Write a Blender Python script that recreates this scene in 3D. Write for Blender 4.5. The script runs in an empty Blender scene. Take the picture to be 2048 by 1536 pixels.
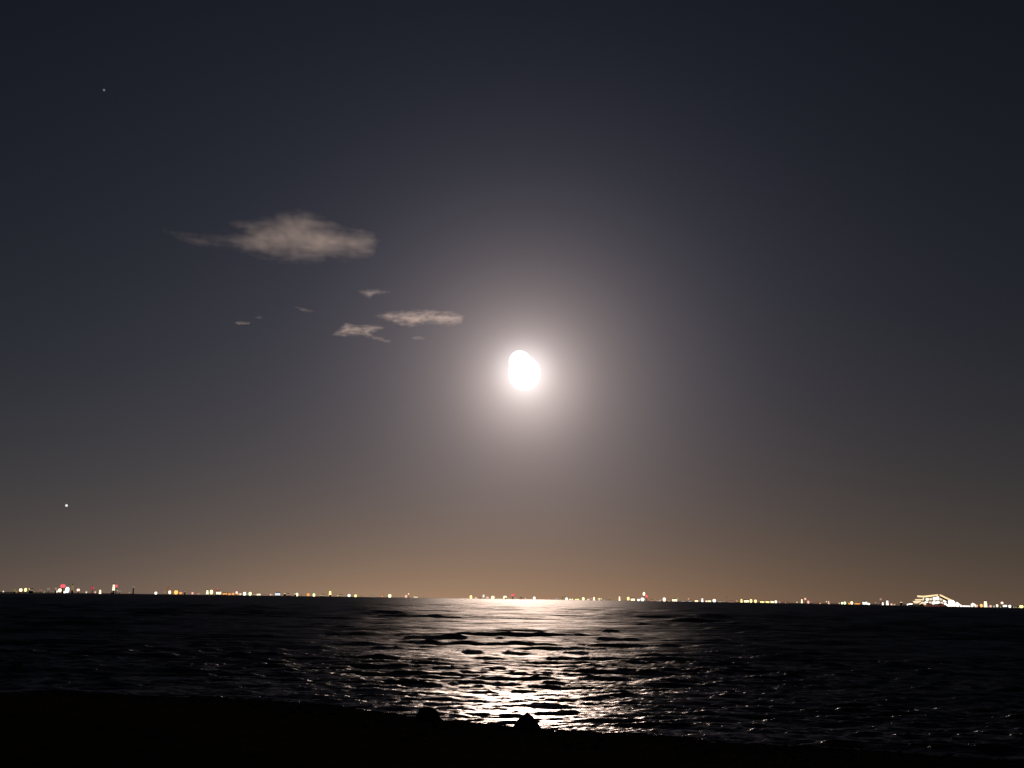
import bpy, bmesh, math, random
import numpy as np
from mathutils import Vector, Matrix, noise as mnoise

R = math.radians
scene = bpy.context.scene
col = scene.collection
random.seed(7)

# ------------------------------------------------------------------ camera
F = 2472.0                      # focal length in photo pixels (2048 wide)
EYE = 4.0                       # eye above the water
PITCH = math.atan((1197.6 - 768) / F)
ROLL = 0.0140
cp, sp = math.cos(PITCH), math.sin(PITCH)
fw = Vector((0, cp, sp)); r0 = Vector((1, 0, 0)); u0 = Vector((0, -sp, cp))
right = r0 * math.cos(ROLL) + u0 * math.sin(ROLL)
up = u0 * math.cos(ROLL) - r0 * math.sin(ROLL)
CAM = Vector((0, 0, EYE))
cam_d = bpy.data.cameras.new('camera')
cam_d.sensor_width = 36.0
cam_d.lens = 36.0 * F / 2048.0
cam_d.clip_start = 0.1
cam_d.clip_end = 120000.0
cam = bpy.data.objects.new('camera', cam_d)
m = Matrix((right, up, -fw)).transposed().to_4x4()
m.translation = CAM
cam.matrix_world = m
col.objects.link(cam)
scene.camera = cam

def ray(x, y):
    """world direction of a point of the photograph"""
    return (fw + right * ((x - 1024) / F) - up * ((y - 768) / F)).normalized()

def ground(x, y, z=0.0):
    d = ray(x, y)
    return CAM + d * ((z - CAM.z) / d.z)

# ------------------------------------------------------------------ sky and moonlight
MOON = ray(1049, 747)
MOON_EL = math.asin(MOON.z)
MOON_AZ = math.atan2(MOON.x, MOON.y)
LIGHT_EL = MOON_EL - R(1.9)

world = bpy.data.worlds.new('World')
scene.world = world
world.use_nodes = True
nt = world.node_tree
for n in list(nt.nodes):
    nt.nodes.remove(n)
def N(t, **kw):
    n = nt.nodes.new(t)
    for k, v in kw.items():
        setattr(n, k, v)
    return n
def MATH(op, a, b=None, c=None, clamp=False):
    n = N('ShaderNodeMath', operation=op); n.use_clamp = clamp
    for i, v in enumerate((a, b, c)):
        if v is None: continue
        if isinstance(v, (int, float)): n.inputs[i].default_value = v
        else: nt.links.new(v, n.inputs[i])
    return n.outputs[0]
out = N('ShaderNodeOutputWorld')
sky = N('ShaderNodeTexSky', sky_type='NISHITA')
sky.sun_disc = False
sky.sun_elevation = MOON_EL
sky.sun_rotation = MOON_AZ
sky.air_density = 1.0; sky.dust_density = 0.6; sky.ozone_density = 2.0
bg1 = N('ShaderNodeBackground')
tint = N('ShaderNodeVectorMath', operation='MULTIPLY')
nt.links.new(sky.outputs[0], tint.inputs[0]); tint.inputs[1].default_value = (1.0, 0.8, 0.86)
nt.links.new(tint.outputs[0], bg1.inputs[0])
bg1.inputs[1].default_value = 0.00235
tc = N('ShaderNodeTexCoord')
dirv = N('ShaderNodeVectorMath', operation='NORMALIZE')
nt.links.new(tc.outputs['Generated'], dirv.inputs[0])
dot = N('ShaderNodeVectorMath', operation='DOT_PRODUCT')
nt.links.new(dirv.outputs[0], dot.inputs[0])
dot.inputs[1].default_value = ray(1053, 760)
theta = MATH('MULTIPLY', MATH('ARCCOSINE', MATH('MINIMUM', dot.outputs['Value'], 0.9999999)), 180 / math.pi)
dot2 = N('ShaderNodeVectorMath', operation='DOT_PRODUCT')
nt.links.new(dirv.outputs[0], dot2.inputs[0])
dot2.inputs[1].default_value = ray(1048, 744)
theta_limb = MATH('MULTIPLY', MATH('ARCCOSINE', MATH('MINIMUM', dot2.outputs['Value'], 0.9999999)), 180 / math.pi)
def expo(scale, p=1.0, th=None):
    q = MATH('MULTIPLY', th or theta, 1.0 / scale)
    if p != 1.0: q = MATH('POWER', q, p)
    return MATH('EXPONENT', MATH('MULTIPLY', q, -1.0))
sep = N('ShaderNodeSeparateXYZ')
nt.links.new(dirv.outputs[0], sep.inputs[0])
elev = MATH('MULTIPLY', MATH('ARCSINE', sep.outputs[2]), 180 / math.pi)
elev0 = MATH('MAXIMUM', elev, 0.0)
az = MATH('MULTIPLY', MATH('ARCTAN2', sep.outputs[0], sep.outputs[1]), 180 / math.pi)
def term(fac, rgb):
    n = N('ShaderNodeVectorMath', operation='SCALE')
    n.inputs[0].default_value = rgb
    nt.links.new(fac, n.inputs['Scale'])
    return n.outputs[0]
def gauss_az(c, s):
    q = MATH('MULTIPLY', MATH('SUBTRACT', az, c), 1.0 / s)
    return MATH('EXPONENT', MATH('MULTIPLY', MATH('MULTIPLY', q, q), -1.0))
def low(scale):
    return MATH('EXPONENT', MATH('MULTIPLY', elev0, -1.0 / scale))
terms = [
    term(expo(1.15, 2.6, theta_limb), (0.42, 0.40, 0.40)),          # glare right at the moon's limb
    term(expo(2.1, 2.2), (0.21, 0.202, 0.208)),         # bright aureole hugging the moon
    term(expo(2.6), (0.658, 0.492, 0.390)),
    term(expo(7.0), (0.0, 0.025, 0.074)),               # moonlight scattered in the humid air
    term(MATH('MULTIPLY', low(3.4), MATH('ADD', MATH('MULTIPLY', gauss_az(-3.0, 12.0), 0.75), 0.40)),
         (0.086, 0.058, 0.019)),                        # light of the towns along the far shore
    term(MATH('MULTIPLY', low(1.3), MATH('ADD', MATH('MULTIPLY', gauss_az(-4.0, 10.0), 0.85), 0.25)),
         (0.062, 0.036, 0.021)),
    term(MATH('MULTIPLY', low(12.0), MATH('ADD', MATH('MULTIPLY', gauss_az(-13.0, 16.0), 0.6), 0.62)),
         (0.0232, 0.0296, 0.0432)),
]
acc = terms[0]
for t in terms[1:]:
    a = N('ShaderNodeVectorMath', operation='ADD')
    nt.links.new(acc, a.inputs[0]); nt.links.new(t, a.inputs[1])
    acc = a.outputs[0]
bg2 = N('ShaderNodeBackground')
nt.links.new(acc, bg2.inputs[0])
bg2.inputs[1].default_value = 1.0
add = N('ShaderNodeAddShader')
nt.links.new(bg1.outputs[0], add.inputs[0]); nt.links.new(bg2.outputs[0], add.inputs[1])
nt.links.new(add.outputs[0], out.inputs['Surface'])

sun_d = bpy.data.lights.new('moonlight', 'SUN')
sun_d.energy = 0.76
sun_d.angle = R(0.6)
sun_d.color = (1.0, 0.77, 0.63)
sun = bpy.data.objects.new('moonlight', sun_d)
ld = Vector((math.sin(MOON_AZ) * math.cos(LIGHT_EL), math.cos(MOON_AZ) * math.cos(LIGHT_EL), math.sin(LIGHT_EL)))
sun.rotation_euler = (-ld).to_track_quat('-Z', 'Y').to_euler()
sun.location = (0, 0, 60)
col.objects.link(sun)

vs = scene.view_settings
vs.view_transform = 'Standard'; vs.look = 'None'; vs.gamma = 1.0; vs.exposure = 0.0
vs.use_curve_mapping = False
scene.cycles.max_bounces = 6
scene.cycles.use_denoising = True
scene.cycles.volume_bounces = 1

# ------------------------------------------------------------------ helpers
def link(o, parent=None):
    col.objects.link(o)
    if parent is not None:
        o.parent = parent
    return o
def mesh_obj(name, verts, faces, mat, parent=None, smooth=False):
    me = bpy.data.meshes.new(name)
    me.from_pydata([tuple(v) for v in verts], [], faces)
    me.validate(); me.update()
    if mat: me.materials.append(mat)
    if smooth:
        me.polygons.foreach_set('use_smooth', [True] * len(me.polygons))
    return link(bpy.data.objects.new(name, me), parent)
def tag(o, label=None, cat=None, group=None, kind=None):
    if label: o['label'] = label
    if cat: o['category'] = cat
    if group: o['group'] = group
    if kind: o['kind'] = kind
    return o
def empty(name, loc, rz=0.0):
    o = bpy.data.objects.new(name, None)
    o.empty_display_size = 1.0
    o.location = loc; o.rotation_euler = (0, 0, rz)
    return link(o)
def mat_new(name):
    mt = bpy.data.materials.new(name); mt.use_nodes = True
    return mt, mt.node_tree, mt.node_tree.nodes['Principled BSDF']
_em = {}
def emit(name, rgb, strength):
    if name in _em: return _em[name]
    mt, t, b = mat_new(name)
    b.inputs['Base Color'].default_value = (0.3, 0.3, 0.3, 1)
    b.inputs['Emission Color'].default_value = (*rgb, 1)
    b.inputs['Emission Strength'].default_value = strength
    mt.cycles.emission_sampling = 'NONE'
    _em[name] = mt
    return mt
def dull(name, rgb, rough=0.8, scale=3.0, bump=0.0, dist=0.02, spec=0.06):
    mt, t, b = mat_new(name)
    n = t.nodes.new('ShaderNodeTexNoise'); n.inputs['Scale'].default_value = scale
    n.inputs['Detail'].default_value = 6
    tcn = t.nodes.new('ShaderNodeTexCoord'); t.links.new(tcn.outputs['Object'], n.inputs['Vector'])
    r = t.nodes.new('ShaderNodeValToRGB')
    r.color_ramp.elements[0].position = 0.3; r.color_ramp.elements[1].position = 0.7
    r.color_ramp.elements[0].color = (*[c * 0.6 for c in rgb], 1)
    r.color_ramp.elements[1].color = (*[c * 1.4 for c in rgb], 1)
    t.links.new(n.outputs['Fac'], r.inputs[0]); t.links.new(r.outputs[0], b.inputs['Base Color'])
    b.inputs['Roughness'].default_value = rough
    b.inputs['Specular IOR Level'].default_value = spec
    if bump:
        bp = t.nodes.new('ShaderNodeBump'); bp.inputs['Strength'].default_value = bump
        bp.inputs['Distance'].default_value = dist
        t.links.new(n.outputs['Fac'], bp.inputs['Height']); t.links.new(bp.outputs[0], b.inputs['Normal'])
    return mt

# ------------------------------------------------------------------ sea
def np_smooth(e0, e1, x):
    t = np.clip((x - e0) / (e1 - e0), 0, 1)
    return t * t * (3 - 2 * t)
rng = np.random.default_rng(11)
NW = 110
lam = np.exp(np.linspace(math.log(0.26), math.log(90.0), NW)) * rng.uniform(0.93, 1.07, NW)
ang = rng.normal(0.06, 0.50, NW)                 # travel direction about the shore normal
ang = np.clip(ang, -1.35, 1.35)
slope = np.where(lam < 1.4, 0.046, 0.046 * (1.4 / lam) ** 0.45) * np.where(lam > 7, 2.3, 1.0)
amp = slope * lam / (2 * math.pi)
kx = 2 * math.pi / lam * np.sin(ang); ky = -2 * math.pi / lam * np.cos(ang)
ph = rng.uniform(0, 2 * math.pi, NW)

FR = F / 2
v = []
q = 0.18
while q < 330.0:
    v.append(q)
    q += 0.13 + 0.20 * min(1.0, q / 50.0) if q < 170 else 3.0
v = np.array(v)
dist = EYE * FR / v                               # far -> near
az_in = np.linspace(-R(26), R(26), 1150)
az_out = R(26) + (np.linspace(0, 1, 46)[1:] ** 1.5) * R(53)
azs = np.concatenate([-az_out[::-1], az_in, az_out])
DD, AA = np.meshgrid(dist, azs, indexing='ij')
X = DD * np.sin(AA); Y = DD * np.cos(AA)
drow = np.abs(np.gradient(dist))[:, None] * np.ones_like(X)
dcol = np.abs(np.gradient(azs))[None, :] * DD
Z = np.zeros_like(X); LOST = np.zeros_like(X)
gust = 0.85 + 0.25 * np.sin(X * 0.031 + 1.3 * np.sin(Y * 0.012) + 0.7) * np.sin(Y * 0.023 + 0.9 * np.sin(X * 0.017)) \
     + 0.18 * np.sin(X * 0.11 + 2.0 * np.sin(Y * 0.05)) * np.sin(Y * 0.09 + 1.0)
near = np_smooth(22, 120, DD)
for i in range(NW):
    lx = 2 * math.pi / max(abs(kx[i]), 1e-6); ly = 2 * math.pi / abs(ky[i])
    w = np_smooth(1.5, 3.0, ly / drow) * np_smooth(1.5, 3.0, lx / dcol)
    tp = 0.06 + 0.94 * np_smooth(5 * lam[i], 18 * lam[i], DD)      # long waves only build up offshore
    Z += amp[i] * w * tp * np.sin(kx[i] * X + ky[i] * Y + ph[i])
    LOST += (1 - w) * slope[i] ** 2 / 2
Z *= gust
# sharpen the crests a little
Z += 0.3 * np.maximum(Z, 0) ** 2
nr, nc = X.shape
verts = np.stack([X, Y, Z], -1).reshape(-1, 3)
idx = np.arange(nr * nc).reshape(nr, nc)
quads = np.stack([idx[:-1, :-1], idx[:-1, 1:], idx[1:, 1:], idx[1:, :-1]], -1).reshape(-1, 4)
quads = quads[:, ::-1]
me = bpy.data.meshes.new('sea')
me.vertices.add(len(verts)); me.vertices.foreach_set('co', verts.astype(np.float32).ravel())
me.loops.add(quads.size); me.loops.foreach_set('vertex_index', quads.astype(np.int32).ravel())
me.polygons.add(len(quads))
me.polygons.foreach_set('loop_start', np.arange(0, quads.size, 4, dtype=np.int32))
me.polygons.foreach_set('loop_total', np.full(len(quads), 4, dtype=np.int32))
me.polygons.foreach_set('use_smooth', np.ones(len(quads), dtype=bool))
me.update(calc_edges=True)
at = me.attributes.new('ripple', 'FLOAT', 'POINT')
at.data.foreach_set('value', np.sqrt(LOST).astype(np.float32).ravel())
sea = link(bpy.data.objects.new('sea', me)); tag(sea, kind='structure')
wm, t, b = mat_new('sea_water')
t.nodes.remove(b)
outm = t.nodes['Material Output']
deep = t.nodes.new('ShaderNodeBsdfDiffuse'); deep.inputs['Color'].default_value = (0.002, 0.003, 0.004, 1)
shine = t.nodes.new('ShaderNodeBsdfAnisotropic'); shine.distribution = 'BECKMANN'
shine.inputs['Color'].default_value = (0.46, 0.445, 0.44, 1)
fres = t.nodes.new('ShaderNodeFresnel'); fres.inputs['IOR'].default_value = 1.33
mixs = t.nodes.new('ShaderNodeMixShader')
t.links.new(fres.outputs[0], mixs.inputs[0]); t.links.new(deep.outputs[0], mixs.inputs[1]); t.links.new(shine.outputs[0], mixs.inputs[2])
t.links.new(mixs.outputs[0], outm.inputs['Surface'])
an = t.nodes.new('ShaderNodeAttribute'); an.attribute_name = 'ripple'
mr = t.nodes.new('ShaderNodeMapRange')
mr.inputs['From Min'].default_value = 0.0; mr.inputs['From Max'].default_value = 0.20
mr.inputs['To Min'].default_value = 0.34; mr.inputs['To Max'].default_value = 0.57
t.links.new(an.outputs['Fac'], mr.inputs['Value'])
t.links.new(mr.outputs[0], shine.inputs['Roughness'])
geo = t.nodes.new('ShaderNodeNewGeometry')
mp = t.nodes.new('ShaderNodeMapping'); mp.inputs['Scale'].default_value = (0.035, 0.075, 1.0)
t.links.new(geo.outputs['Position'], mp.inputs['Vector'])
nz = t.nodes.new('ShaderNodeTexNoise'); nz.inputs['Scale'].default_value = 1.0
nz.inputs['Detail'].default_value = 9.0; nz.inputs['Roughness'].default_value = 0.54
t.links.new(mp.outputs[0], nz.inputs['Vector'])
bp = t.nodes.new('ShaderNodeBump'); bp.inputs['Strength'].default_value = 1.0
bp.inputs['Distance'].default_value = 2.0
t.links.new(nz.outputs['Fac'], bp.inputs['Height'])
t.links.new(bp.outputs[0], shine.inputs['Normal']); t.links.new(bp.outputs[0], fres.inputs['Normal'])
me.materials.append(wm)

# ------------------------------------------------------------------ beach the photographer stands on
edge_px = [(-700, 1376), (-200, 1384), (200, 1392), (500, 1402), (700, 1419), (830, 1439), (960, 1452),
           (1060, 1460), (1180, 1468), (1300, 1478), (1500, 1493), (1800, 1512), (2100, 1535), (2700, 1580)]
edge = [ground(x, y) for x, y in edge_px]
ex = np.array([p.x for p in edge]); ey = np.array([p.y for p in edge])
o_ = np.argsort(ex); ex, ey = ex[o_], ey[o_]
ex = np.concatenate([[-150], ex, [150]]); ey = np.concatenate([[ey[0] + 22], ey, [ey[-1] - 10]])
def beach_z(x, y):
    s = np.interp(x, ex, ey) - y
    n = mnoise.fractal(Vector((x * 0.35, y * 0.35, 3.1)), 1.0, 2.0, 4) * 0.07 \
        + mnoise.fractal(Vector((x * 2.2, y * 2.2, 8.0)), 1.0, 2.0, 3) * 0.035
    z = 0.075 * s + n if s < 26 else 1.95 + 0.02 * (s - 26) + n
    return z + 0.05
bx = np.concatenate([np.linspace(-150, -24, 50), np.linspace(-23.5, 23.5, 240), np.linspace(24, 150, 50)])
svals = np.concatenate([np.linspace(-9, -1.5, 8), np.linspace(-1.3, 8, 75), np.linspace(8.4, 34, 50), np.linspace(36, 120, 16)])
bv, bf = [], []
for s in svals:
    for x in bx:
        y = float(np.interp(x, ex, ey)) - s
        bv.append((x, y, beach_z(x, y)))
n_ = len(bx)
for i in range(len(svals) - 1):
    for j in range(n_ - 1):
        a = i * n_ + j
        bf.append((a, a + n_, a + n_ + 1, a + 1))
sand = dull('wet_dark_sand', (0.018, 0.016, 0.014), 0.95, 9.0, 0.5, 0.03, 0.0)
beach = mesh_obj('beach', bv, bf, sand, smooth=True)
tag(beach, kind='structure')

# shingle strewn over the beach
bm = bmesh.new()
base = bmesh.new(); bmesh.ops.create_icosphere(base, subdivisions=1, radius=1.0)
bco = [v_.co.copy() for v_ in base.verts]; bfa = [[v_.index for v_ in f.verts] for f in base.faces]
pv, pf = [], []
for i in range(5200):
    x = random.uniform(-16, 16); s = random.uniform(-0.15, 1) ** 2 * 16 + random.uniform(-0.1, .3)
    y = float(np.interp(x, ex, ey)) - s
    r = random.uniform(0.015, 0.04) * (2.6 if random.random() < 0.04 else 1)
    z = beach_z(x, y)
    a = random.uniform(0, 6.28); ca, sa = math.cos(a), math.sin(a)
    sx, sy, sz = r * random.uniform(0.9, 1.7), r * random.uniform(0.7, 1.1), r * random.uniform(0.45, 0.75)
    o = len(pv)
    for c in bco:
        k = 1 + random.uniform(-.12, .12)
        px_, py_ = c.x * sx * k, c.y * sy * k
        pv.append((x + px_ * ca - py_ * sa, y + px_ * sa + py_ * ca, z + c.z * sz * k + sz * 0.3))
    pf.extend([[o + k for k in f] for f in bfa])
peb = mesh_obj('shingle', pv, pf, dull('pebble_stone', (0.045, 0.042, 0.04), 0.6, 4.0, spec=0.0), smooth=True)
tag(peb, 'dark wet pebbles strewn over the beach', 'pebbles', kind='stuff')
base.free(); bm.free()

rock_mat = dull('dark_rock', (0.05, 0.047, 0.043), 0.7, 5.0, 0.7, 0.05)
def rock(px, py_base, w, d, h, prof, seed, label, lean=0.0):
    g = ground(px, py_base)
    y = float(np.interp(g.x, ex, ey)) - 0.25
    # scale with the place where it really stands
    k = y / g.y
    x = g.x * k
    w *= k
    bm = bmesh.new(); bmesh.ops.create_icosphere(bm, subdivisions=4, radius=1.0)
    for v_ in bm.verts:
        c = v_.co
        n = mnoise.fractal(c * 1.6 + Vector((seed, 0, 0)), 1.0, 2.0, 4) * 0.10
        cell = mnoise.cell(c * 2.0 + Vector((seed, 2, 1))) * 0.04
        rr = 1 + n + cell
        z = max(c.z, -0.35)
        flat = max(0.0, 1 - abs(z)) ** prof
        rad = math.hypot(c.x, c.y)
        tgt = flat if z > 0 else 1.0
        f = (tgt / rad) * rr if rad > 1e-4 else 1.0
        v_.co = Vector((c.x * f * w / 2 + lean * max(z, 0) * w / 2, c.y * f * d / 2, z * h * (1 + 0.5 * n)))
    me = bpy.data.meshes.new('beach_rock'); bm.to_mesh(me); bm.free()
    me.polygons.foreach_set('use_smooth', [True] * len(me.polygons))
    me.materials.append(rock_mat)
    o = link(bpy.data.objects.new('beach_rock', me))
    o.location = (x, y, beach_z(x, y) + 0.02)
    tag(o, label, 'rock', 'rocks at the water edge')
    return o
rock(1053, 1462, 0.92, 0.7, 0.46, 0.72, 3.0, 'peaked dark rock at the water edge in front of the moonlight', 0.02)
rock(856, 1446, 0.86, 0.6, 0.38, 0.36, 9.0, 'low rounded dark rock at the water edge, left of the peaked rock', -0.02)

# ------------------------------------------------------------------ far shore
def hor_y(x):                                      # the true horizon in the photograph
    return 1183.3 + 0.0140 * x
OLD_X = [0, 250, 500, 750, 1000, 1250, 1500, 1750, 1900, 2048]
OLD_Y = [1187, 1188.3, 1190, 1192.2, 1194.7, 1198.4, 1203.2, 1210.2, 1213.8, 1217]
sx_ = np.array([-900.0, -400.0] + OLD_X + [2400.0, 3000.0])
sy_ = np.array([hor_y(-900) + 6, hor_y(-400) + 5] + [max(y, hor_y(x) + 1.1) for x, y in zip(OLD_X, OLD_Y)] + [hor_y(2400) + 7, hor_y(3000) + 10])
def shore_point(x):
    return ground(x, float(np.interp(x, sx_, sy_)))
land_mat = dull('dark_land', (0.02, 0.02, 0.018), 0.9, 0.02)
fv, ff = [], []
xs = np.concatenate([np.linspace(-900, 3000, 520)])
prof = [(-6, -1.0), (0, 0.15), (8, 0.45), (30, 0.6), (90, 0.6), (400, 0.6), (3000, 0.6)]
for x in xs:
    p = shore_point(x); d = Vector((p.x, p.y, 0)); L = d.length; d.normalize()
    for s, z in prof:
        q_ = d * (L + s)
        fv.append((q_.x, q_.y, z + (0.12 * mnoise.noise(Vector((x * 0.05, s, 0))) if s > 0 else 0)))
k_ = len(prof)
for i in range(len(xs) - 1):
    for j in range(k_ - 1):
        a = i * k_ + j
        ff.append((a, a + k_, a + k_ + 1, a + 1))
tag(mesh_obj('far_shore', fv, ff, land_mat), kind='structure')

PAL = {'W': (1.0, 0.80, 0.52), 'N': (1.0, 0.92, 0.84), 'B': (0.88, 0.93, 1.0), 'Y': (1.0, 0.78, 0.30),
       'G': (0.80, 1.0, 0.45), 'O': (1.0, 0.42, 0.10), 'P': (1.0, 0.55, 0.45), 'R': (1.0, 0.12, 0.16)}
CN = {'W': 'warm white', 'N': 'white', 'B': 'bluish white', 'Y': 'yellow', 'G': 'greenish white',
      'O': 'orange', 'P': 'pink', 'R': 'red'}
ST = {3: 1.9, 2: 1.05, 1: 0.42, 0: 0.20}
# photo x, photo y of the light's middle, width, height, colour, brightness
LIGHTS = [
 (29,1180,5,5,'Y',0),(41,1180,7,7,'W',3),(50.5,1179.5,6,8,'Y',3),(62,1180,8,5,'W',0),(80,1180,6,6,'P',0),(96,1178,6,7,'W',0),
 (111,1177,4,6,'P',1),(113.5,1183,4,5,'N',2),(119,1180.5,8,8,'W',3),(124.5,1172,12,8,'R',2),(129,1184,5,5,'N',3),(134,1179.5,9,13,'B',3),
 (144,1175,6,12,'Y',0),(156,1180,7,6,'P',3),(184,1176,7,7,'R',1),(200,1184,5,9,'W',3),(226.5,1175,6,13,'W',3),(231.5,1172,6,6,'R',2),
 (239,1182,6,6,'W',0),(266,1173,4,6,'N',0),(311.5,1186,6,6,'N',3),(336,1177,6,8,'O',0),(339,1184,6,8,'W',3),(351.7,1184,9,9,'O',3),
 (361,1185.5,7,5,'O',2),(370,1186,5,4,'P',1),(384.7,1185.6,5,5,'P',2),(397,1186.5,6,4,'P',1),(414.4,1183.6,6,9,'W',3),(422.5,1183,7,10,'G',3),
 (431.7,1178.5,5,5,'R',1),(437,1185,12,7,'W',3),(449.5,1186.4,11,5,'O',2),(459,1187,6,4,'O',2),(466,1186.4,6,5,'O',2),(473,1184,5,6,'P',3),
 (480.5,1187,6,4,'W',2),(488.8,1186,7,8,'N',3),(500,1186,7,8,'G',3),(509,1188,6,3,'W',1),(517.5,1187.5,8,4,'W',3),
 (530,1188.4,10,3,'P',1),(542,1187.6,6,4,'P',2),(555,1186.6,12,7,'B',2),(576,1187.6,8,4,'P',1),(592.7,1188,9,8,'W',3),(616,1187,6,7,'O',2),
 (627.7,1188.6,6,7,'G',3),(645,1188.4,10,4,'W',1),(660,1183.4,6,9,'Y',3),(681.6,1189,8,4,'W',1),(698,1188.4,7,6,'N',3),(704,1189.6,6,3,'W',1),
 (711,1190,6,6,'Y',3),(745,1190.6,9,2.5,'W',1),(766.6,1188,5,6,'O',1),(779.3,1190,8,8,'W',3),(812,1189.6,6,7,'P',2),(831,1191.2,11,3.5,'W',2),
 (941.8,1191.4,6,8,'Y',3),(951.5,1192.6,5,4,'P',2),(967,1188.4,5,7,'N',2),(975,1191.4,5,5,'P',2),(986,1191,9,7,'W',3),(1010,1191.6,9,8,'W',3),
 (1025.6,1186,8,6,'R',2),(1029,1192,5,5,'P',1),(1042,1193.2,7,4,'P',1),(1068.5,1192.8,6,7,'N',3),
 (1113,1194.6,6,4,'N',1),(1125,1193,6,6,'Y',0),(1133,1194.4,6,6,'N',3),(1142,1195.6,10,3.5,'W',3),(1154,1196,10,3.5,'Y',3),(1166.6,1195.4,6,7,'G',3),
 (1176.6,1196,6,4,'W',2),(1182,1193.6,6,6,'P',1),(1188,1194.4,5,8,'W',3),(1198,1195,6,6,'W',2),(1207,1197,8,3,'N',1),(1217,1197.4,10,2.5,'W',1),
 (1239,1193.6,4,10,'W',3),(1256.5,1193.6,6,8,'Y',3),(1265.5,1196,10,6,'W',3),(1277,1198,6,5,'N',3),(1285,1197,9,8,'N',3),(1288,1184.4,6,8,'W',3),
 (1293.4,1189.5,6,6,'R',2),(1304.5,1199.4,8,3,'P',1),(1316,1199.4,9,2.5,'N',1),(1328.5,1196.8,7,9,'N',3),(1338,1199.8,6,3,'W',1),(1349.5,1199.4,12,6,'W',3),
 (1366,1200.6,10,2.5,'N',1),(1380,1201,8,2.5,'N',1),(1393,1201.4,8,4,'W',3),(1404.7,1200.6,5,8,'N',3),(1416.6,1201.4,13,4,'W',3),(1428.5,1200.6,8,7,'N',3),
 (1440,1202.4,9,2.5,'N',1),(1453.5,1199.4,3,10,'P',0),(1463,1203,14,2.5,'P',1),
 (1483,1203.4,5,8,'Y',3),(1493,1203.4,12,6,'W',3),(1502,1201.8,6,8,'Y',3),(1511,1202.8,6,7,'Y',3),(1524.6,1204.4,10,4,'Y',3),(1535,1205,9,4,'Y',3),
 (1544.5,1205.4,8,5,'W',3),(1551.7,1205,6,6,'W',3),(1571,1206,18,2,'P',0),
 (1603.8,1201,4,9,'W',3),(1610.7,1196.6,5,5,'P',2),(1616.7,1203.8,5,7,'P',2),(1633,1207,16,2,'P',0),(1657.4,1206.4,4,7,'P',2),
 (1684,1208.8,4,5,'N',3),(1689.6,1207.6,6,6,'G',3),(1698.6,1209,5,4,'O',2),(1703.6,1206.6,6,7,'W',3),(1714.6,1208.8,13,4,'O',2),(1730,1208.4,11,7,'N',3),
 (1737.5,1209.8,6,4,'N',3),(1761.8,1198.6,5,5,'P',1),(1765.7,1210.6,4,6,'N',3),(1774.8,1208.8,6,10,'N',3),(1783,1211,5,4,'P',2),(1798.4,1211.6,18,2,'P',0),
 (1817,1211,7,4.5,'N',3),(1949,1209.6,3,7,'W',2),(1953.5,1213.6,6,5,'P',2),(1962.8,1211,6,7,'O',3),(1971.3,1210.4,8,13,'W',3),(1981.5,1213.8,5,5,'P',2),
 (1988,1214.6,5,4,'N',1),(1994.5,1211.4,5,6,'W',3),(2004.7,1205.8,6,5,'P',3),(2010,1211.8,9,5,'N',3),(2019.8,1212.6,6,6,'N',3),(2030,1215.6,8,3,'W',1),(2043,1217,9,6,'Y',3),
]
rx_ = random.Random(21)
for (a, b_, n) in [(4, 100, 7), (140, 262, 8), (318, 400, 6), (455, 535, 7), (536, 690, 12), (715, 860, 8), (945, 1060, 7), (1112, 1232, 8),
                   (1296, 1392, 8), (1400, 1480, 5), (1556, 1600, 3), (1622, 1680, 5), (1742, 1826, 7), (1946, 2046, 9)]:
    for k in range(n):  # small dim lights added at random to thicken the shore glow
        x = a + (b_ - a) * (k + rx_.random()) / n
        w = rx_.choice([2.2, 2.6, 3, 3.4, 5]); h = rx_.choice([2, 2.4, 3, 4])
        y = float(np.interp(x, [0, 250, 500, 750, 1000, 1250, 1500, 1750, 2048], [1183.5, 1185, 1187.6, 1190, 1192.4, 1196.6, 1203, 1209.5, 1215.5])) - rx_.random() ** 3 * 6
        LIGHTS.append((round(x, 1), round(y, 1), w, h, rx_.choice('WWNPPYO'), rx_.choice([0, 1, 1, 2])))
CLUSTERS = [(0, 100, 'lights at left edge'), (100, 170, 'left cluster with red'),
            (170, 300, 'scatter past left red cluster'),
            (300, 405, 'left part of orange row'), (405, 475, 'middle of orange row'), (475, 535, 'right end of orange row'),
            (535, 640, 'group around pale blue glow'), (640, 730, 'group before dark gap'),
            (730, 900, 'dark gap left of moonlight'), (900, 1000, 'group above moonlight left side'),
            (1000, 1090, 'group above moonlight middle'), (1090, 1172, 'first row right of moon'),
            (1172, 1230, 'row left of red-topped cluster'), (1230, 1300, 'cluster with red-topped light'),
            (1300, 1372, 'row right of red-topped cluster'), (1372, 1470, 'white row left of yellow row'),
            (1470, 1590, 'yellow row right of moonlight'), (1590, 1670, 'lonely pink group at right'),
            (1670, 1750, 'orange-white row left of pavilion'), (1750, 1830, 'group touching pavilion left side'),
            (1900, 1985, 'group right of lit pavilion'), (1985, 2100, 'lights at right edge')]
ORD = ['leftmost'] + [o + ' from left' for o in ('second third fourth fifth sixth seventh eighth ninth tenth eleventh twelfth '
       'thirteenth fourteenth fifteenth sixteenth seventeenth eighteenth nineteenth twentieth twenty-first twenty-second').split()]
pole_mat = dull('dark_steel', (0.03, 0.03, 0.03), 0.6, 0.5)
wall_mat = dull('dark_wall', (0.04, 0.037, 0.033), 0.9, 0.1)

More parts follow.
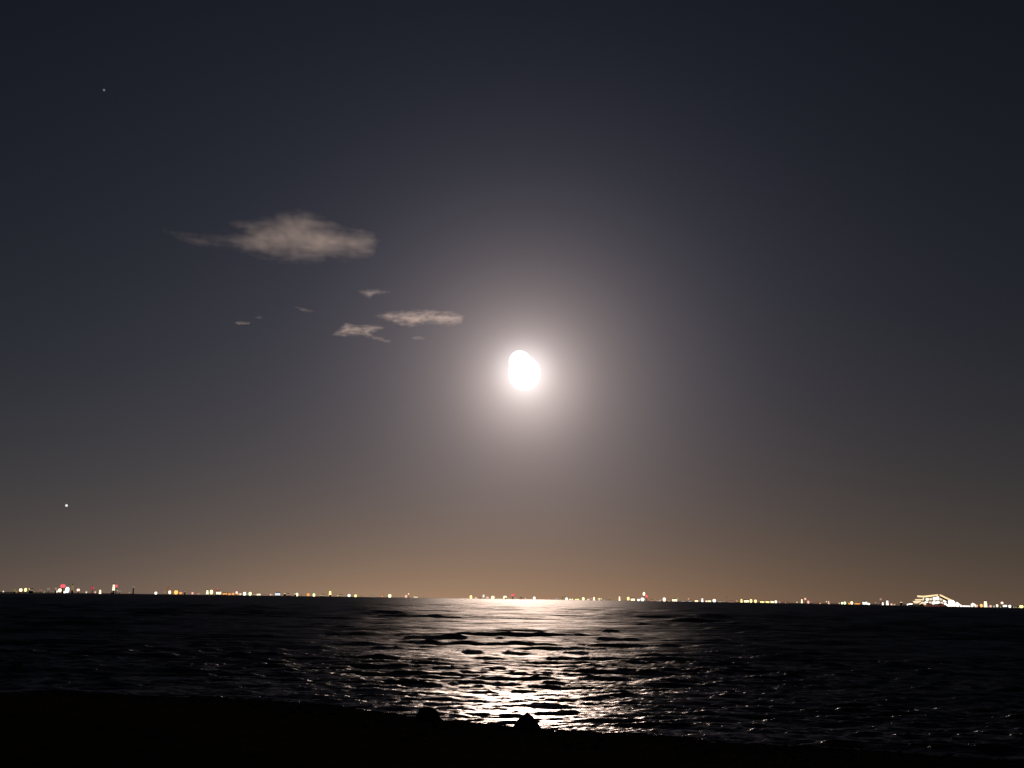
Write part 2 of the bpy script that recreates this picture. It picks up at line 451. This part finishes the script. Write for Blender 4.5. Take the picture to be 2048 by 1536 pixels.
def prism(name, pts, y0, y1, mat, parent):
    """outline in the local x-z plane given depth y0..y1"""
    n = len(pts)
    ar = sum(pts[i][0] * pts[(i + 1) % n][1] - pts[(i + 1) % n][0] * pts[i][1] for i in range(n))
    if ar < 0: pts = pts[::-1]
    vv = [(x, y0, z) for x, z in pts] + [(x, y1, z) for x, z in pts]
    fs = [list(range(n)), list(range(2 * n - 1, n - 1, -1))]
    for i in range(n):
        j = (i + 1) % n
        fs.append([j, i, i + n, j + n])
    return mesh_obj(name, vv, fs, mat, parent)
def boxp(name, x0, x1, y0, y1, z0, z1, mat, parent):
    return prism(name, [(x0, z0), (x1, z0), (x1, z1), (x0, z1)], y0, y1, mat, parent)
def lathe(name, prof, n, mat, parent, loc=(0, 0, 0), smooth=True):
    vv, fs = [], []
    for r, z in prof:
        for i in range(n):
            a = 2 * math.pi * i / n
            vv.append((loc[0] + r * math.cos(a), loc[1] + r * math.sin(a), loc[2] + z))
    for k in range(len(prof) - 1):
        for i in range(n):
            j = (i + 1) % n
            fs.append([k * n + i, k * n + j, (k + 1) * n + j, (k + 1) * n + i])
    fs.append(list(range(n))[::-1]); fs.append([(len(prof) - 1) * n + i for i in range(n)])
    return mesh_obj(name, vv, fs, mat, parent, smooth)

def lamp_body(name, w, h, mat, parent, z):
    """a lantern: narrow foot, wide belly, tapered top"""
    p = [(0.22, -0.5), (0.40, -0.36), (0.5, -0.08), (0.46, 0.2), (0.3, 0.42), (0.12, 0.5)]
    return lathe(name, [(r * w, q * h) for r, q in p], 12, mat, parent, (0, 0, z))

counts = {}
for (px, py, w, h, c, s) in sorted(LIGHTS):
    py = py + float(np.interp(px, sx_, sy_)) - float(np.interp(px, OLD_X, OLD_Y))   # the shore's own line
    p = shore_point(px)
    L = math.hypot(p.x, p.y)
    back = 0.012 * L + 6 + random.uniform(0, 0.01) * L
    dxy = Vector((p.x, p.y, 0)).normalized()
    Ld = L + back
    loc = dxy * Ld
    d = ray(px, py)
    zc = EYE + d.z / math.hypot(d.x, d.y) * Ld        # height of the light itself
    m_px = Ld / F
    W, H = w * m_px * 0.80, h * m_px * 0.84  # sizes follow the blooming spots, so glare widens lamps and windows
    gz = 0.55
    rz = -math.atan2(dxy.x, dxy.y)
    mat = emit(f'light_{CN[c].replace(" ", "_")}_{s}', PAL[c], ST[s])
    zc = max(zc, gz + H / 2 + 0.2)
    hi = (zc - gz) > 1.9 * H
    for (a, b_, ph_) in CLUSTERS:
        if a <= px < b_: break
    counts[ph_] = counts.get(ph_, 0) + 1
    od = ORD[counts[ph_] - 1]
    br = {3: 'bright', 2: 'soft', 1: 'dim', 0: 'faint'}[s]
    if w >= 1.55 * h:
        root = empty('lit_building', (loc.x, loc.y, gz), rz); what = 'low building light'; cat = 'building'
        hw = W / 2 * 1.04
        boxp('wall', -hw, hw, 0.0, W * 0.45 + 3, -0.6, zc - gz + H * 0.48, wall_mat, root)
        prism('roof', [(-hw * 1.03, zc - gz + H * 0.48), (hw * 1.03, zc - gz + H * 0.48), (hw * 0.8, zc - gz + H * 0.7), (-hw * 0.8, zc - gz + H * 0.7)],
              -0.3, W * 0.45 + 3.3, wall_mat, root)
        nwin = 3 if w < 12 else 5
        for k in range(nwin):
            x0 = -W / 2 + W * (k + 0.06) / nwin; x1 = -W / 2 + W * (k + 0.94) / nwin
            boxp('lit_window', x0, x1, -0.25, 0.1, zc - gz - H * 0.46 * random.uniform(.8, 1), zc - gz + H * 0.44 * random.uniform(.7, 1), mat, root)
    elif h >= 1.45 * w:
        root = empty('lit_tower', (loc.x, loc.y, gz), rz); what = 'tower light'; cat = 'tower'
        zb = zc - gz - H / 2
        lathe('shaft', [(W * .42, -0.6), (W * .32, zb + 0.02)], 8, wall_mat, root, smooth=False)
        for k in range(3):
            z0 = zb + H * k / 3 + 0.02 * H; z1 = zb + H * (k + 0.9) / 3
            rr = W * (0.5 - 0.07 * k)
            lathe('lit_storey', [(rr * 0.9, z0), (rr, z0 + (z1 - z0) * .3), (rr, z0 + (z1 - z0) * .8), (rr * .8, z1)], 10, mat, root, smooth=False)
        lathe('cap', [(W * .34, zb + H * .975), (W * .05, zb + H * 1.2)], 8, wall_mat, root, smooth=False)
    elif hi:
        root = empty('radio_mast', (loc.x, loc.y, gz), rz); what = 'mast beacon'; cat = 'mast'
        zb = zc - gz - H / 2
        lathe('mast', [(W * .16, -0.6), (W * .05, zb)], 6, pole_mat, root, smooth=False)
        boxp('crossbar', -W * .3, W * .3, -W * .04, W * .04, zb * .86, zb * .89, pole_mat, root)
        lamp_body('beacon_lamp', W, H, mat, root, zc - gz)
    else:
        root = empty('floodlight_mast', (loc.x, loc.y, gz), rz); what = 'round shore light'; cat = 'light'
        zb = zc - gz - H / 2
        lathe('pole', [(W * .14, -0.6), (W * .09, zb + 0.05 * H)], 8, pole_mat, root, smooth=False)
        lamp_body('lamp', W, H, mat, root, zc - gz)
        lathe('lamp_hood', [(W * .26, zc - gz + H * .46), (W * .05, zc - gz + H * .62)], 10, pole_mat, root, smooth=False)
    tag(root, f'{br} {CN[c]} {what}, {od} in {ph_}', cat, 'lights along the far shore')

# ------------------------------------------------------------------ lit pavilion
PX = 1872.0
sp_ = shore_point(PX); Lp = math.hypot(sp_.x, sp_.y) + 14
dp = Vector((sp_.x, sp_.y, 0)).normalized()
mp_ = Lp / F
dr_ = ray(PX, 1213.5); zbase = EYE + dr_.z / math.hypot(dr_.x, dr_.y) * Lp
def pv_root(name, rx):
    q_ = dp * Lp + Vector((dp.y, -dp.x, 0)) * ((rx - PX) * mp_)
    return empty(name, (q_.x, q_.y, 0.6), -math.atan2(dp.x, dp.y))
TILT = 0.014
def P(pts, rx):
    return [((x - rx) * mp_, zbase + (1213.5 - (y - TILT * (x - PX))) * mp_ - 0.6) for x, y in pts]
hot = emit('pavilion_glass_wall_glow', (1.0, 0.93, 0.82), 2.1)  # lit glass; side wings and walls also emit to look lit
soft = emit('pavilion_dim_panel_glow', (1.0, 0.80, 0.58), 0.95)  # some panels emit less, to vary the bright rows
warm = emit('pavilion_roof_glow', (1.0, 0.72, 0.38), 1.25)  # lit roof imitated by emission; the slabs hold no lamps
warm2 = emit('pavilion_terrace_glow', (1.0, 0.78, 0.48), 1.1)  # terraces, struts, post and spire emit to look lit
dimred = emit('pavilion_plinth_glow', (0.9, 0.22, 0.16), 0.09)  # dim reddish light on the wall put in as weak emission
pav = pv_root('pavilion', 1872)
q = lambda name, pts, y0, y1, mt: prism(name, P(pts, 1872), y0, y1, mt, pav)
q('roof', [(1839.2, 1192.6), (1850, 1193.4), (1876.5, 1190.6), (1877, 1193), (1856, 1196.2), (1840, 1195.8)], -2.2, 9, warm)
q('roof', [(1879.2, 1190.6), (1882, 1191.4), (1899.5, 1200.4), (1897, 1202.2), (1879.6, 1193.2)], -2.2, 9, warm)
q('core_wall', [(1846, 1199), (1856, 1196.8), (1877.6, 1192.6), (1896, 1203), (1912, 1210), (1916, 1214.6), (1840, 1215)], 1.5, 14, wall_mat)
for k, (x0, x1, ya, yb, yl) in enumerate([(1854.4, 1859.4, 1198.4, 1197.9, 1202.0), (1860.4, 1866.0, 1197.8, 1197.0, 1201.6), (1867.2, 1872.0, 1196.4, 1195.6, 1201.8),
                              (1873.0, 1878.0, 1195.2, 1194.6, 1201.4), (1878.9, 1884.2, 1196.6, 1199.6, 1202.0), (1885.4, 1890.6, 1200.3, 1203.4, 1204.6)]):
    q('glass_panel', [(x0, ya), (x1, yb), (x1, yl), (x0, yl)], 0.0, 1.2, soft if k in (1, 4) else hot)
for k, (x0, x1, yt, yl, yr) in enumerate([(1846, 1851.4, 1204.4, 1208.4, 1206.6), (1852.4, 1858.0, 1204, 1206.8, 1205.8), (1859, 1864.8, 1203.8, 1206.2, 1208.4), (1866, 1871.6, 1203.8, 1209.2, 1208.2),
                              (1872.8, 1878.6, 1203.6, 1208.4, 1207), (1879.8, 1885.2, 1204.2, 1206.8, 1208.6), (1886.4, 1890.6, 1206, 1209.2, 1210.4)]):
    q('glass_panel', [(x0, yt), (x1, yt), (x1, yr), (x0, yl)], -0.6, 0.8, soft if k in (0, 2, 5) else hot)
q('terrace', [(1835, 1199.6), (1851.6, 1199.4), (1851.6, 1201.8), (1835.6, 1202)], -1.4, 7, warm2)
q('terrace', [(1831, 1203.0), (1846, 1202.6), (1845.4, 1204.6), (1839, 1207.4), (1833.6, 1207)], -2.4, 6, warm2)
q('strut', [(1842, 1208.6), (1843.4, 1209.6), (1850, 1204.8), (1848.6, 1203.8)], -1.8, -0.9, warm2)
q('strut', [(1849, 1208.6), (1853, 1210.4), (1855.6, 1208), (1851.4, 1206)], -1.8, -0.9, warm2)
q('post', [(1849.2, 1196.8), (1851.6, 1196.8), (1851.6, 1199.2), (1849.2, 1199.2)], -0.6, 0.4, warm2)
q('side_wing', [(1893.6, 1202.4), (1899, 1200.8), (1903, 1201.6), (1906.4, 1206), (1906.8, 1212.8), (1892.6, 1212.8), (1889.6, 1210.6), (1894, 1208)], -1.0, 9, hot)
q('side_wing', [(1908.6, 1204.6), (1911.4, 1206.4), (1914, 1208.4), (1911.6, 1213.4), (1907.4, 1213.4)], -1.0, 7, hot)
q('side_wing', [(1915, 1209), (1918, 1211.4), (1917.4, 1213.6), (1913.4, 1213.6)], -1.0, 6, hot)
q('plinth', [(1850, 1210.6), (1858, 1208.2), (1866, 1210), (1886, 1209.6), (1889, 1213.4), (1851, 1213.4)], 0.2, 1.4, dimred)
tag(pav, 'brilliantly lit pavilion with sloping roofs and glowing glass on the far shore at right', 'building')
gal = pv_root('gallery', 1925)
prism('lit_wall', P([(1918.6, 1211.2), (1932, 1211.6), (1932.4, 1214.4), (1918.6, 1214.2)], 1925), -0.6, 3, hot, gal)
prism('roof', P([(1918.2, 1210.6), (1932.6, 1211.0), (1932.6, 1211.5), (1918.2, 1211.1)], 1925), -1.0, 4, wall_mat, gal)
prism('base_wall', P([(1918.2, 1214.4), (1932.6, 1214.6), (1932.6, 1216.4), (1918.2, 1216.2)], 1925), -0.4, 3, wall_mat, gal)
tag(gal, 'low white lit gallery running right from the glowing pavilion', 'building')
hall = pv_root('gable_hall', 1938.5)
prism('lit_wall', P([(1933.4, 1208.6), (1936.4, 1207.2), (1940, 1208), (1944.2, 1213), (1944.4, 1215.4), (1934, 1214.2)], 1938.5), -0.6, 4, hot, hall)
prism('spire', P([(1936.0, 1207.0), (1936.5, 1204.8), (1937.0, 1207.0)], 1938.5), 0.4, 1.0, warm2, hall)
prism('base_wall', P([(1933.4, 1214.4), (1944.8, 1215.5), (1944.8, 1217.4), (1933.4, 1216.6)], 1938.5), -0.4, 4, wall_mat, hall)
tag(hall, 'small gabled white lit hall at the right end of the low lit gallery', 'building')
kio = pv_root('kiosk', 1826)
prism('lit_wall', P([(1822, 1208.4), (1825, 1207.4), (1831, 1207.6), (1830.6, 1209.2), (1822.4, 1209.8)], 1826), -0.6, 3, hot, kio)
prism('base_wall', P([(1822, 1209.9), (1831, 1209.3), (1831, 1214.6), (1822, 1214.6)], 1826), -0.4, 3, wall_mat, kio)
tag(kio, 'tiny white lit kiosk at the left foot of the glowing pavilion', 'building')

# ------------------------------------------------------------------ moon and stars
DM = 20000.0
pm = DM / F
mat_moon = emit('moon_glow', (1.0, 0.985, 0.965), 1.7)
bm = bmesh.new(); bmesh.ops.create_icosphere(bm, subdivisions=5, radius=1.0)
for v_ in bm.verts:
    n = v_.co.normalized()
    # overexposed disc plus a glare bump at upper left, built into the mesh
    e = 1.0 / math.sqrt((n.x / 32.5) ** 2 + (n.y / 32) ** 2 + (n.z / 34.5) ** 2)
    cv = Vector((-9.5, 0, 25.0)); rb = 21.0
    bq = n.dot(cv); disc = bq * bq - (cv.length_squared - rb * rb)
    s_ = bq + math.sqrt(disc) if disc > 0 and bq > 0 else 0.0
    k = 5.0
    rr = max(e, s_) + k * math.exp(-abs(e - s_) / k) * 0.5
    v_.co = n * rr * pm
me = bpy.data.meshes.new('moon'); bm.to_mesh(me); bm.free()
me.polygons.foreach_set('use_smooth', [True] * len(me.polygons)); me.materials.append(mat_moon)
moon = link(bpy.data.objects.new('moon', me))
moon.location = CAM + MOON * DM
mm = Matrix((right, fw, up)).transposed()
moon.rotation_euler = mm.to_euler()
tag(moon, 'blazing white moon with glare built into its lopsided top above the sea', 'moon')

def star(x, y, r, rgb, st, label):
    bm = bmesh.new(); bmesh.ops.create_icosphere(bm, subdivisions=2, radius=r * 30000 / F)
    for v_ in bm.verts: v_.co *= 1 + 0.06 * mnoise.noise(v_.co * 0.1)
    me = bpy.data.meshes.new('star'); bm.to_mesh(me); bm.free()
    me.materials.append(emit('star_' + str(x), rgb, st))
    o = link(bpy.data.objects.new('star', me)); o.location = CAM + ray(x, y) * 30000
    tag(o, label, 'star', 'stars')
star(133, 1011, 2.3, (1.0, 0.97, 0.97), 0.95, 'bright white star low on the left above the city lights')
star(208, 180, 2.2, (0.8, 0.85, 1.0), 0.16, 'faint bluish star high in the upper left')

# ------------------------------------------------------------------ clouds
def cloud_mat(name, dens, scale, albedo, thr):
    mt = bpy.data.materials.new(name); mt.use_nodes = True
    t = mt.node_tree
    for n in list(t.nodes): t.nodes.remove(n)
    o = t.nodes.new('ShaderNodeOutputMaterial'); pvn = t.nodes.new('ShaderNodeVolumePrincipled')
    dens *= 0.72
    pvn.inputs['Color'].default_value = (*albedo, 1)
    pvn.inputs['Anisotropy'].default_value = 0.72
    tcn = t.nodes.new('ShaderNodeTexCoord'); mpn = t.nodes.new('ShaderNodeMapping')
    mpn.inputs['Scale'].default_value = (scale, scale * 0.25, scale * 5.0)
    t.links.new(tcn.outputs['Object'], mpn.inputs['Vector'])
    n = t.nodes.new('ShaderNodeTexNoise'); n.inputs['Scale'].default_value = 1.0
    n.inputs['Detail'].default_value = 5; n.inputs['Roughness'].default_value = 0.62; n.inputs['Distortion'].default_value = 0.4
    t.links.new(mpn.outputs[0], n.inputs['Vector'])
    mr = t.nodes.new('ShaderNodeMapRange')
    mr.inputs['From Min'].default_value = thr; mr.inputs['From Max'].default_value = thr + 0.36
    mr.inputs['To Min'].default_value = 0.0; mr.inputs['To Max'].default_value = dens
    t.links.new(n.outputs['Fac'], mr.inputs['Value']); t.links.new(mr.outputs[0], pvn.inputs['Density'])
    t.links.new(pvn.outputs[0], o.inputs['Volume'])
    return mt
DC = 6500.0
def cloud(outline, label, dens, scale, albedo, step=4.0, depth=0.9, thr=0.28, group='small drifting clouds'):
    pts = np.array(outline, float)
    # densify with a little raggedness
    ring = []
    for i in range(len(pts)):
        a, b_ = pts[i], pts[(i + 1) % len(pts)]
        k = max(1, int(np.hypot(*(b_ - a)) / step))
        for j in range(k):
            p = a + (b_ - a) * j / k
            p = p + np.array([mnoise.noise(Vector((p[0] * 0.13, p[1] * 0.13, 1))), mnoise.noise(Vector((p[0] * 0.13, p[1] * 0.13, 9)))]) * step * 0.7
            ring.append(p)
    ring = np.array(ring)
    def inside(p):
        x, y = p; c = False
        for i in range(len(ring)):
            x1, y1 = ring[i]; x2, y2 = ring[i - 1]
            if (y1 > y) != (y2 > y) and x < (x2 - x1) * (y - y1) / (y2 - y1) + x1: c = not c
        return c
    from mathutils.geometry import delaunay_2d_cdt
    co = [Vector(p) for p in ring]
    nb = len(co)
    x0, y0 = ring.min(0); x1, y1 = ring.max(0)
    yy = y0 + step / 2
    row = 0
    while yy < y1:
        xx = x0 + (step / 2 if row % 2 else 0)
        while xx < x1:
            p = np.array([xx, yy])
            if inside(p) and np.min(np.hypot(*(ring - p).T)) > step * 0.55:
                co.append(Vector((xx, yy)))
            xx += step
        yy += step; row += 1
    vo, ed, fa, *_ = delaunay_2d_cdt(co, [], [list(range(nb))], 1, 1e-4)
    cx, cy = ring.mean(0)
    ctr = CAM + ray(cx, cy) * DC
    front, back = [], []
    m_ = DC / F
    vt, fs = [], []
    fi, bi = {}, {}
    segs = ring
    for i, v2 in enumerate(vo):
        p = np.array(v2)
        dmin = np.min(np.hypot(*(segs - p).T))
        border = dmin < 0.3
        th = 0 if border else depth * (dmin ** 1.35) * 0.30 * m_ * (1 + 0.35 * mnoise.noise(Vector((p[0] * 0.06, p[1] * 0.09, 4))))
        d = ray(*p)
        fi[i] = len(vt); vt.append(CAM + d * (DC - th) - ctr)
        if border: bi[i] = fi[i]
        else:
            bi[i] = len(vt); vt.append(CAM + d * (DC + th) - ctr)
    for f in fa:
        f = list(f)
        fs.append([fi[k] for k in f])
        g = [bi[k] for k in f][::-1]
        if set(g) != set(fi[k] for k in f): fs.append(g)
    o = mesh_obj('cloud', vt, fs, cloud_mat('cloud_vapour_' + label[:24], dens, scale, albedo, thr))
    bm = bmesh.new(); bm.from_mesh(o.data); bmesh.ops.recalc_face_normals(bm, faces=bm.faces); bm.to_mesh(o.data); bm.free()
    o.location = ctr
    tag(o, label, 'cloud', group)
    return o
tan_ = (0.86, 0.82, 0.80); rose = (0.92, 0.86, 0.84); grey = (0.95, 0.93, 0.95)
cloud([(300, 452), (330, 458), (365, 463), (400, 466), (450, 466), (480, 462), (455, 448), (450, 441), (500, 438), (535, 430), (560, 420), (598, 415), (632, 423),
       (668, 440), (692, 452), (722, 453), (748, 462), (762, 482), (756, 500), (740, 517), (700, 526), (655, 522), (630, 531), (590, 530), (540, 525), (512, 518),
       (480, 505), (440, 499), (390, 493), (358, 481), (330, 466)],
      'large tan cloud with a pointed left tail, biggest in the sky', 0.0036, 0.006, tan_, 6.0, 1.0, 0.33, 'clouds left of the moon')
cloud([(745, 632), (775, 622), (820, 619), (860, 618), (905, 621), (932, 632), (926, 648), (900, 654), (862, 650), (820, 656), (785, 648)],
      'long rosy cloud, nearest to the moon', 0.017, 0.016, rose, 3.5, 1.0, 0.34, 'clouds left of the moon')
cloud([(660, 672), (678, 655), (690, 645), (712, 648), (765, 650), (772, 657), (745, 668), (770, 676), (785, 680), (778, 687), (745, 680), (722, 672), (690, 675)],
      'ragged buff cloud just below and left of the rosy cloud', 0.022, 0.018, tan_, 3.2, 1.0, 0.33, 'clouds left of the moon')
cloud([(712, 580), (745, 577), (790, 582), (770, 588), (750, 591), (738, 597), (724, 592)],
      'small pale wedge of cloud alone above the rosy cloud', 0.016, 0.02, grey, 3.0, 1.0, 0.30, 'clouds left of the moon')
cloud([(464, 645), (480, 641), (505, 644), (498, 650), (478, 651)],
      'tiny whitish cloud puff, leftmost of the small clouds', 0.035, 0.03, rose, 2.2, 1.0, 0.25, 'clouds left of the moon')
cloud([(582, 612), (600, 613), (632, 622), (622, 627), (600, 622)],
      'thin grey wisp of cloud between the leftmost puff and pale wedge', 0.016, 0.03, grey, 2.4, 1.0, 0.25, 'clouds left of the moon')
cloud([(820, 674), (836, 671), (854, 676), (842, 681), (826, 679)],
      'tiny faint cloud scrap under the rosy cloud', 0.018, 0.03, rose, 2.2, 1.0, 0.22, 'clouds left of the moon')
cloud([(505, 634), (520, 631), (530, 636), (515, 638)],
      'barely visible wisp just right of the leftmost puff', 0.014, 0.03, grey, 2.0, 1.0, 0.2, 'clouds left of the moon')
